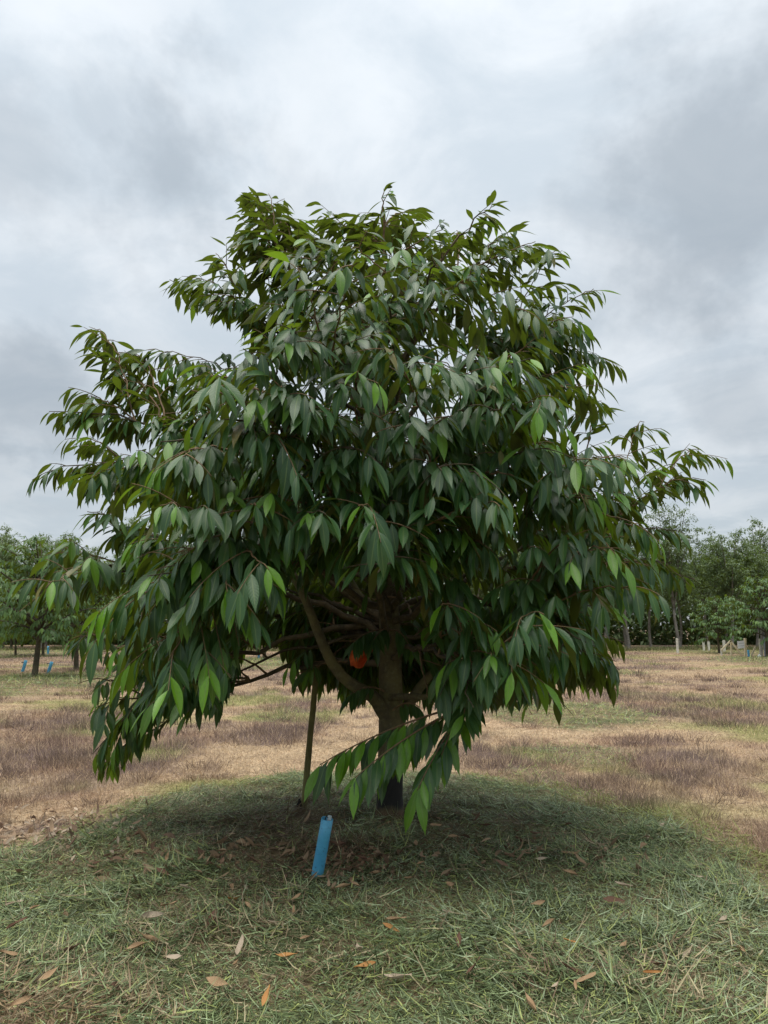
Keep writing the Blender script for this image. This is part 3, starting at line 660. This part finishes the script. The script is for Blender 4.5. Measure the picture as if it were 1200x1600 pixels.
# ------------------------------------------------------------------ fallen leaves
def dry_leaf_mat(name, c1, c2): return simple(name, c1, c2, 40, .8, .3)
kinds = {'t': ('dry tan fallen leaf lying on the cut grass mulch', dry_leaf_mat('tan_leaf', (.38, .26, .15), (.27, .17, .09))),
         'b': ('curled dark brown fallen leaf lying on the cut grass mulch', dry_leaf_mat('brown_leaf', (.115, .06, .04), (.17, .095, .06))),
         'o': ('orange brown fallen leaf lying on the cut grass mulch', dry_leaf_mat('orange_leaf', (.48, .24, .08), (.34, .17, .06))),
         'p': ('pale greyish dry fallen leaf lying on the cut grass mulch', dry_leaf_mat('pale_leaf', (.46, .37, .27), (.36, .29, .21)))}
vl = {}
for k in kinds:
    vl[k] = []
    for v in range(5):
        n_ = 9; t_ = np.linspace(0, 1, n_); w_ = np.sin(np.pi*np.clip(t_, .02, .98)**.85)**.8; V = []
        cu, ro = rng.uniform(.1, .7), rng.uniform(.4, 1.9)
        for i_ in range(n_):
            for s_ in (-1, -.5, 0, .5, 1):
                a = s_*ro; x_ = math.sin(a)/ro*w_[i_]*.16; z_ = (1-math.cos(a))/ro*w_[i_]*.16*1.0+cu*(t_[i_]-.5)**2*.8+.03*math.sin(7*t_[i_]+s_*2+v)
                V.append([x_+.05*cu*math.sin(3*t_[i_]+v), t_[i_]-.5, z_+.02])
        Fq = [[i_*5+j, i_*5+j+1, i_*5+j+6, i_*5+j+5] for i_ in range(n_-1) for j in range(4)]
        vl[k].append(mesh_from('fallen_leaf', np.array(V), np.array(Fq), kinds[k][1]))
fl = [(29, 1354, 'b'), (134, 1397, 'b'), (55, 1432, 't'), (26, 1458, 'b'), (12, 1507, 't'), (22, 1425, 'p'), (216, 1494, 't'), (228, 1482, 't'), (376, 1496, 'p'), (272, 1512, 'p'), (366, 1420, 'o'), (389, 1431, 't'),
      (460, 1437, 't'), (532, 1400, 't'), (462, 1416, 't'), (427, 1457, 'p'), (478, 1481, 't'), (447, 1510, 'o'), (562, 1499, 'p'), (570, 1526, 'o'), (341, 1552, 't'), (416, 1574, 'o'), (369, 1522, 't'), (345, 1350, 'b'),
      (177, 1325, 'b'), (292, 1401, 'p'), (362, 1400, 't'), (382, 1401, 'p'), (300, 1357, 't'), (264, 1428, 't'), (302, 1315, 'p'), (611, 1465, 'o'), (619, 1452, 't'), (717, 1486, 'b'), (637, 1336, 'p'), (650, 1330, 't'),
      (709, 1318, 't'), (657, 1361, 't'), (810, 1321, 'b'), (867, 1321, 't'), (890, 1345, 't'), (902, 1344, 't'), (847, 1354, 'p'), (857, 1459, 't'), (892, 1487, 'o'), (975, 1492, 't'), (1075, 1507, 'p'), (1029, 1524, 'b'),
      (1022, 1538, 'o'), (896, 1535, 'b'), (917, 1547, 't'), (900, 1557, 't'), (827, 1587, 't'), (867, 1560, 'p'), (1090, 1382, 'p'), (1095, 1365, 'p'), (975, 1397, 'p'), (1014, 1319, 'p'), (1032, 1300, 'p'), (840, 1425, 't'),
      (680, 1300, 't'), (622, 1547, 'p'), (742, 1527, 'b'), (890, 1376, 't'), (705, 1397, 't'), (507, 1357, 't'), (586, 1377, 't'), (540, 1372, 'b'), (560, 1352, 'b'), (525, 1330, 'b'), (555, 1395, 't'), (262, 1350, 't'),
      (150, 1360, 'b'), (236, 1445, 'p'), (110, 1500, 'b'), (75, 1540, 't'), (700, 1440, 'p'), (790, 1335, 'b'), (835, 1322, 't'), (1130, 1450, 'p'), (330, 1450, 'b'), (255, 1375, 'b'), (640, 1385, 't'), (600, 1300, 't'),
      (30, 1585, 't'), (180, 1560, 'b'), (960, 1420, 'b'), (760, 1300, 'b'), (1160, 1500, 't')]
for q, (px, py, k) in enumerate(fl):
    p = ground_hit(px, py); s = rng.uniform(.065, .125)
    o = obj('fallen_leaf', vl[k][q % 5]); o.location = (p[0], p[1], p[2]+.044); o.scale = (s, s, s)
    o.rotation_euler = (rng.normal(0, .25), rng.normal(0, .35), rng.uniform(0, 6.28))
    where = ' beside the blue pipe' if np.hypot(p[0]-PIPE[0], p[1]-PIPE[1]) < .5 else ' under the trunk' if np.hypot(p[0]-TREE[0], p[1]-TREE[1]) < 1.15 else ' near the ring edge' if main_mulch(np.array([p[0]]), np.array([p[1]]))[0] < .97 else ' in the open'
    tag(o, kinds[k][0].replace(' mulch', '')+where, 'leaf', 'fallen leaves on the mulch')
# crumbled litter nobody could count: left edge of the ring and around the pipe
def litter(cx, cy, sx_, sy_, n_, cols, size, nm, label):
    p = ground_hit(cx, cy); x, y = p[0]+rng.normal(0, sx_, n_), p[1]+rng.normal(0, sy_, n_)
    V = np.array(vl['t'][0].vertices[0].co); A = []; 
    a = rng.uniform(0, 6.28, n_); ti = rng.normal(.1, .3, n_)
    D_ = np.stack([np.cos(a)*np.cos(ti), np.sin(a)*np.cos(ti), np.sin(ti)], 1); N_ = unit(np.array([0, 0, 1.])+rng.normal(0, .35, (n_, 3))); N_ = unit(N_-D_*(N_*D_).sum(1)[:, None])
    L_ = rng.uniform(*size, n_); P = np.stack([x, y, H(x, y)+rng.uniform(.005, .04, n_)], 1)
    V, Fq, uv = leaf_verts(TP, P, D_, N_, L_, L_*rng.uniform(.25, .45, n_), rng.normal(0, .4, n_), rng.normal(.2, .6, n_))
    cc = np.array(cols)[rng.integers(len(cols), size=n_)]*rng.uniform(.6, 1.25, n_)[:, None]
    tag(obj(nm, mesh_from(nm, V, Fq, M['dry'], {'col': np.repeat(np.c_[cc, np.ones(n_)], len(TP[0]), 0)})), label, 'leaf litter', kind='stuff')
litter(60, 1305, .42, .42, 420, [(.45, .36, .27), (.38, .27, .18), (.25, .17, .12)], (.03, .10), 'leaf_litter', 'pale dry leaf litter on bare soil beside the mulch ring')
litter(550, 1352, .20, .16, 190, [(.26, .16, .10), (.17, .11, .07), (.33, .23, .15)], (.03, .075), 'leaf_litter', 'brown leaf litter heaped between the blue pipe and the trunk')
litter(310, 1345, .5, .28, 170, [(.26, .18, .11), (.19, .12, .08), (.35, .25, .16)], (.04, .11), 'leaf_litter', 'scattered brown leaf scraps in the mulch left of the pipe')
litter(840, 1330, .55, .30, 150, [(.26, .18, .11), (.19, .12, .08), (.35, .25, .16)], (.03, .10), 'leaf_litter', 'scattered brown leaf scraps in the mulch beyond the trunk')

# ------------------------------------------------------------------ orchard trees in the distance
def orchard_kind(seed, Ht, Rd, ntip, zlow, leaf=(.17, .26)):
    r = np.random.default_rng(seed); tips_ = []
    for k in range(ntip):
        f = (k+.5)/ntip; z = lerp(zlow, Ht, f**.9); a = k*2.39996+r.normal(0, .3)
        pr_ = math.sqrt(max(1-((f-.32)/.72)**2, .04)) if f > .32 else lerp(.80, 1, f/.32)
        rd = Rd*pr_*r.uniform(.75, 1.08)
        tips_.append((np.array([math.cos(a)*rd, math.sin(a)*rd, z]), r.uniform(.9, 1.2)))
        tips_.append((np.array([math.cos(a+1.9)*rd*.55, math.sin(a+1.9)*rd*.55, min(z+.25, Ht*.97)]), .9))
    tf = lambda z: np.array([.05*math.sin(z), .04*math.sin(z*1.4), z])
    b_, L_ = grow(tf, tips_, Ht, r, leaf, .15, .058, 1.15, zlow*.9, .35, .12)
    n_ = len(L_['P']); tn_ = np.stack([r.random(n_), np.maximum(L_['y'], .35*(r.random(n_) < .18)), np.zeros(n_), np.ones(n_)], 1)
    V, Fq, uv = leaf_verts(TPF, L_['P'], L_['D'], L_['N'], L_['L'], L_['L']*.36, r.uniform(.05, .3, n_), r.uniform(.1, .5, n_))
    crown = mesh_from('crown', V, Fq, M['far_leaf'], {'tint': np.repeat(tn_, len(TPF[0]), 0)}, uv)
    m_ = Mesh(); z_ = np.linspace(-.1, Ht*.9, 12); m_.tube(np.array([tf(z) for z in z_]), lerp(.035*Ht**.75, .012, np.linspace(0, 1, 12)**.8), 8, rough=.06)
    for pts, rr, sh in b_: m_.tube(pts[::3], rr[::3]*1.3, 5, cap=False)
    return m_.mesh('trunk', M['far_bark']), crown
OK = [orchard_kind(31, 4.5, 2.5, 30, .95), orchard_kind(32, 4.2, 2.2, 26, 1.2), orchard_kind(33, 3.6, 1.75, 24, .7), orchard_kind(34, 2.4, 1.1, 18, .9)]
def orchard_tree(px, py, k, s, rz, label, group=None, Yd=None):
    p = ground_hit(px, py) if Yd is None else np.array([at(px, 985, Yd)[0], Yd, h1(at(px, 985, Yd)[0], Yd)])
    e = empty('orchard_tree', p, rz); e.scale = (s, s, s)
    obj('trunk', OK[k][0], e); obj('crown', OK[k][1], e)
    tag(e, label, 'tree', group)
orchard_tree(54, 1057, 0, 1.0, .4, 'dark green orchard tree with mossy trunk between two blue pipes')
orchard_tree(119, 1047, 1, 1.03, 2.0, 'leafy orchard tree with one low crooked limb and blackened trunk base')
orchard_tree(413, 1029, 2, 1.1, 1.0, 'small orchard tree with dark trunk seen through the gap under the big crown')
orchard_tree(1124, 1021, 2, .98, 3.0, 'rounded young orchard tree beside the timber A frame')
orchard_tree(1198, 1027, 2, 1.2, 4.6, 'yellowish green orchard tree hanging over the white board and posts')
gq = 'orchard trees in the far rows'
for px, Yd, k, s, rz in ((-60, 27, 0, .95, 1), (27, 43, 3, 1.1, 2), (70, 42, 2, 1.0, 3), (-20, 40, 1, 1, 4), (205, 40, 2, 1.05, 5), (300, 42, 1, .95, 1), (520, 44, 2, 1.05, .4), (640, 46, 1, .9, 2.2), (780, 44, 2, 1.05, 1.4), (140, 54, 1, 1, 1), (20, 55, 0, .95, 2.7)):
    orchard_tree(px, 0, k, s, rz, 'leafy orchard tree standing in a far row before the wood', gq, Yd)
for px, py, hgt, lb in ((35, 1050, .42, 'small blue plastic pipe beside the mossy orchard trunk, tied with a dark band'), (75, 1052, .40, 'short blue plastic pipe leaning on the far mulch patch'), (75, 1022, .45, 'tiny blue plastic pipe beside a thin sapling in the far row'), (404, 1029, .42, 'blue plastic pipe beside the dark trunk seen under the big crown'), (1170, 1026, .35, 'small pale blue pipe at the foot of the white board')):
    p = ground_hit(px, py); t = hollow_pipe('pipe', p, np.array([rng.normal(0, .12), 0, 1]), hgt, .055, False)
    w = Mesh(); w.tube(np.array([[0, 0, hgt*.78], [0, 0, hgt*.86]])+rng.normal(0, .002, 3), .058, 10); obj('band', w.mesh('band', M['wire']), t)
    tag(t, lb, 'pipe', 'blue plastic pipes')

# ------------------------------------------------------------------ posts, A frame and board by the wood
def post(px, py, top, w, label, mat='white_post', grp='pale posts by the wood', lean=0):
    p = ground_hit(px, py); hgt = (py-top)*p[1]/F*1.01; m_ = Mesh(); p2 = np.array([lean, 0, hgt])
    m_.beam((0, 0, -.1), p2*.97, w); m_.beam(p2*.97, p2, w*.8)
    o = obj('post', m_.mesh('post', M[mat], smooth=False)); o.location = p; tag(o, label, 'post', grp)
post(1059, 1021, 998, .11, 'single pale fence post standing at the edge of the dark wood')
post(1100, 1017, 1003, .11, 'short white post left of the rounded young tree')
post(1108, 1017, 1003, .11, 'grey post just behind the rounded young tree', 'white_post')
post(1190, 1026, 999, .14, 'thick pale post under the yellowish green tree')
post(1132, 1018, 1001, .13, 'weathered grey post behind the timber A frame')
post(96, 1001, 983, .14, 'white post far behind the left orchard trees')
post(128, 1001, 982, .14, 'white post far behind the crooked limb tree')
post(422, 1010, 986, .14, 'white post beyond the gap under the big crown')
p0 = ground_hit(1160, 1025); Yf = p0[1]; Yg = Yf+.3
t = empty('timber_frame', p0)
for nm, a, b_ in (('rafter', (1127, 1016), (1142, 1001)), ('rafter', (1141, 1001), (1161, 1026)), ('upright', (1142.5, 1024), (1142.5, 1004))):
    m_ = Mesh(); dy = .12 if nm == 'upright' else 0.0
    m_.beam(at(*a, Yf+dy)-p0, at(*b_, Yf+dy)-p0, .085, .06); obj(nm, m_.mesh(nm, M['timber'], smooth=False), t)
m_ = Mesh(); m_.beam(at(1127.3, 1024, Yf+.1)-p0, at(1127.3, 1013, Yf+.1)-p0, .07); obj('upright', m_.mesh('upright', M['white_post'], smooth=False), t)
tag(t, 'pale timber A frame standing on the grass before the wood', 'frame')
p0 = ground_hit(1164.5, 1025); t = empty('notice_board', p0); Yb = p0[1]
m_ = Mesh(); m_.beam((0, 0, -.1), at(1164, 997, Yb)-p0, .10); obj('post', m_.mesh('post', M['timber'], smooth=False), t)
a, b_ = at(1152, 1001.5, Yb-.08), at(1163.5, 1013, Yb-.08); cc = (a+b_)/2-p0; hw, hh = abs(b_[0]-a[0])/2, abs(a[2]-b_[2])/2
m_ = Mesh(); m_.box(cc, (hw, 0, .02), (0, .012, 0), (0, 0, hh)); bd = obj('board', m_.mesh('board', M['board'], smooth=False), t)
for q in (.35, -.30):
    m_ = Mesh(); m_.box(cc+np.array([0, -.016, hh*q]), (hw*.85, 0, .017), (0, .003, 0), (0, 0, .016)); obj('printed_line', m_.mesh('printed_line', M['grey_line'], smooth=False), bd)
tag(t, 'small white notice board nailed to a pale post', 'board')
p0 = ground_hit(1173, 1026); m_ = Mesh(); m_.beam((0, 0, -.03), at(1180.5, 1010, p0[1])-p0, .08, .06); m_.beam((-.02, .05, -.03), np.array([.03, .05, .12]), .05)
o = obj('leaning_stake', m_.mesh('leaning_stake', M['timber'], smooth=False)); o.location = p0; tag(o, 'pale timber stake leaning right of the notice board', 'stake')
p0 = ground_hit(1195, 1027); t = empty('sheet_fence', p0)
for q in range(4):
    m_ = Mesh(); m_.box((q*.30+.13, .02*(q % 2), .52), (.145, 0, 0), (0, .012, 0), (0, 0, .52)); obj('panel', m_.mesh('panel', M['sheet'], smooth=False), t)
tag(t, 'grey sheet panel fence beside the thick pale post', 'fence')
p0 = ground_hit(1186.5, 1027); m_ = Mesh(); m_.tube(np.array([[0, 0, -.02], [0, 0, .06], [.01, 0, .14], [.0, 0, .20], [.0, 0, .27]]), [.13, .16, .13, .05, .07], 10, rough=.15)
o = obj('bag', m_.mesh('bag', M['bag'])); o.location = p0; o.scale = (.62, .62, .62); tag(o, 'small tied white bag lying on the grass near the posts', 'bag')

# ------------------------------------------------------------------ the wood behind
def rubber_kind(seed, Ht):
    r = np.random.default_rng(seed); m_ = Mesh(); P = []; 
    zf = Ht*r.uniform(.28, .4); z_ = np.linspace(-.2, zf, 6); m_.tube(np.stack([.1*np.sin(z_), .1*np.cos(z_*1.2), z_], 1), lerp(.13, .09, np.linspace(0, 1, 6)), 8, rough=.05)
    b0 = np.array([.1*math.sin(zf), .1*math.cos(zf*1.2), zf])
    for k in range(11):
        a = k*2.4+r.normal(0, .3); hgt = Ht*r.uniform(.62, 1.0); rd = r.uniform(.5, 2.3)*(1.25-.6*hgt/Ht)
        e = np.array([math.cos(a)*rd, math.sin(a)*rd, hgt]); pts = bez(b0, b0+(e-b0)*.3+[0, 0, .2], b0+(e-b0)*.7+[0, 0, .5], e, 9)
        m_.tube(pts, lerp(.065, .012, np.linspace(0, 1, 9)), 5, cap=False)
        for q in range(36):
            t = r.uniform(.3, 1); c = pts[min(int(t*8), 8)]+r.normal(0, 1, 3)*np.array([.65, .65, .42])*(1.15-.45*t)
            P.append(c)
        for q in range(4): P.append(e+r.normal(0, .22, 3)+[0, 0, .15])
    for q in range(34):                             # low skirt
        a = r.uniform(0, 6.28); rd = r.uniform(.6, 2.1); P.append(np.array([math.cos(a)*rd, math.sin(a)*rd, Ht*r.uniform(.30, .55)]))
    P = np.array(P); k = 17; n_ = len(P)*k; Pc = np.repeat(P, k, 0)
    a = r.uniform(0, 6.28, n_); ti = r.normal(-.35, .4, n_); D_ = np.stack([np.cos(a)*np.cos(ti), np.sin(a)*np.cos(ti), np.sin(ti)], 1)
    N_ = unit(Z+r.normal(0, .3, (n_, 3))); N_ = unit(N_-D_*(N_*D_).sum(1)[:, None])
    L_ = r.uniform(.15, .27, n_); Pp = Pc+D_*r.uniform(.02, .16, n_)[:, None]+r.normal(0, .07, (n_, 3))
    V, Fq, uv = leaf_verts(TPF, Pp, D_, N_, L_, L_*.38, r.uniform(0, .3, n_), r.uniform(.1, .4, n_))
    cl__ = np.repeat(r.random(len(P)), k)
    tn_ = np.stack([np.clip(cl__*.7+r.random(n_)*.4, 0, 1), (r.random(n_) < .05)*.8, np.zeros(n_), np.ones(n_)], 1)
    return m_.mesh('trunk', M['rubber_bark']), mesh_from('crown', V, Fq, M['rubber_leaf'], {'tint': np.repeat(tn_, len(TPF[0]), 0)}, uv)
RK = [rubber_kind(50+k, 8.8+.42*k) for k in range(5)]
wr = np.random.default_rng(8)
for row, (Yr, gapx) in enumerate(((56, 3.3), (60, 3.6), (64.5, 4.0))):
    x_ = -40.0
    while x_ < 42:
        yy = Yr+wr.normal(0, .7); xx_ = x_+wr.normal(0, .5); k = int(wr.integers(5)); s = wr.uniform(.82, 1.05)*(1.0 if xx_ > 0 else .98)
        px, _, _ = proj(np.array([xx_, yy, 4.]))
        if -330 < px < 1530:
            e = empty('rubber_tree', (xx_, yy, h1(xx_, yy)), wr.uniform(0, 6.28)); e.scale = (s, s, s)
            obj('trunk', RK[k][0], e); obj('crown', RK[k][1], e)
            tag(e, 'feathery pale trunked tree in the wood behind the field' if row == 0 else 'feathery tree crown rising deeper in the wood behind', 'tree', 'trees of the wood')
        x_ += gapx*wr.uniform(.8, 1.2)
# the deeper wood reads as one mass
n = 100000
x = wr.uniform(-62, 62, n); y = wr.uniform(69, 80, n); top = 6.2+2.6*fbm(x*.35, y*.35, 3)
z = top*wr.random(n)**1.15; P = np.stack([x, y, z], 1)
a = wr.uniform(0, 6.28, n); ti = wr.normal(-.3, .4, n); D_ = np.stack([np.cos(a)*np.cos(ti), np.sin(a)*np.cos(ti), np.sin(ti)], 1)
N_ = unit(Z+wr.normal(0, .4, (n, 3))); N_ = unit(N_-D_*(N_*D_).sum(1)[:, None]); L_ = wr.uniform(.35, .75, n)
V, Fq, uv = leaf_verts(TPF, P, D_, N_, L_, L_*.5, wr.uniform(0, .3, n), wr.uniform(.1, .4, n))
wt = np.stack([wr.random(n), 0*x, 0*x, 1+0*x], 1)
tag(obj('distant_wood', mesh_from('distant_wood', V, Fq, M['rubber_leaf'], {'tint': np.repeat(wt, len(TPF[0]), 0)}, uv)), 'dense dark wood closing the view behind the field', 'wood', kind='stuff')
# low weeds along the foot of the wood
n = 26000
x = wr.uniform(-45, 45, n); y = 53.5+wr.normal(0, .8, n); w = fbm(x*.5, y*.5, 3); ok = w > .42; x, y, w = x[ok], y[ok], w[ok]; n = len(x)
a = wr.uniform(0, 6.28, n); ti = wr.normal(.9, .35, n); D_ = np.stack([np.cos(a)*np.cos(ti), np.sin(a)*np.cos(ti), np.sin(ti)], 1)
cc = lerp(np.array([.10, .14, .05]), np.array([.22, .18, .10]), wr.random(n)[:, None])
wm = blades(np.stack([x, y, H(x, y)], 1), D_, wr.uniform(.15, .5, n)*(w*2.2-.5), wr.uniform(.03, .06, n), wr.normal(0, .3, n), cc, unit(np.stack([np.sin(a*3), np.cos(a*2), .3+0*a], 1)), 'weeds', M['dry'])
tag(obj('weeds', wm), 'low weeds growing along the foot of the wood', 'weeds', kind='stuff')
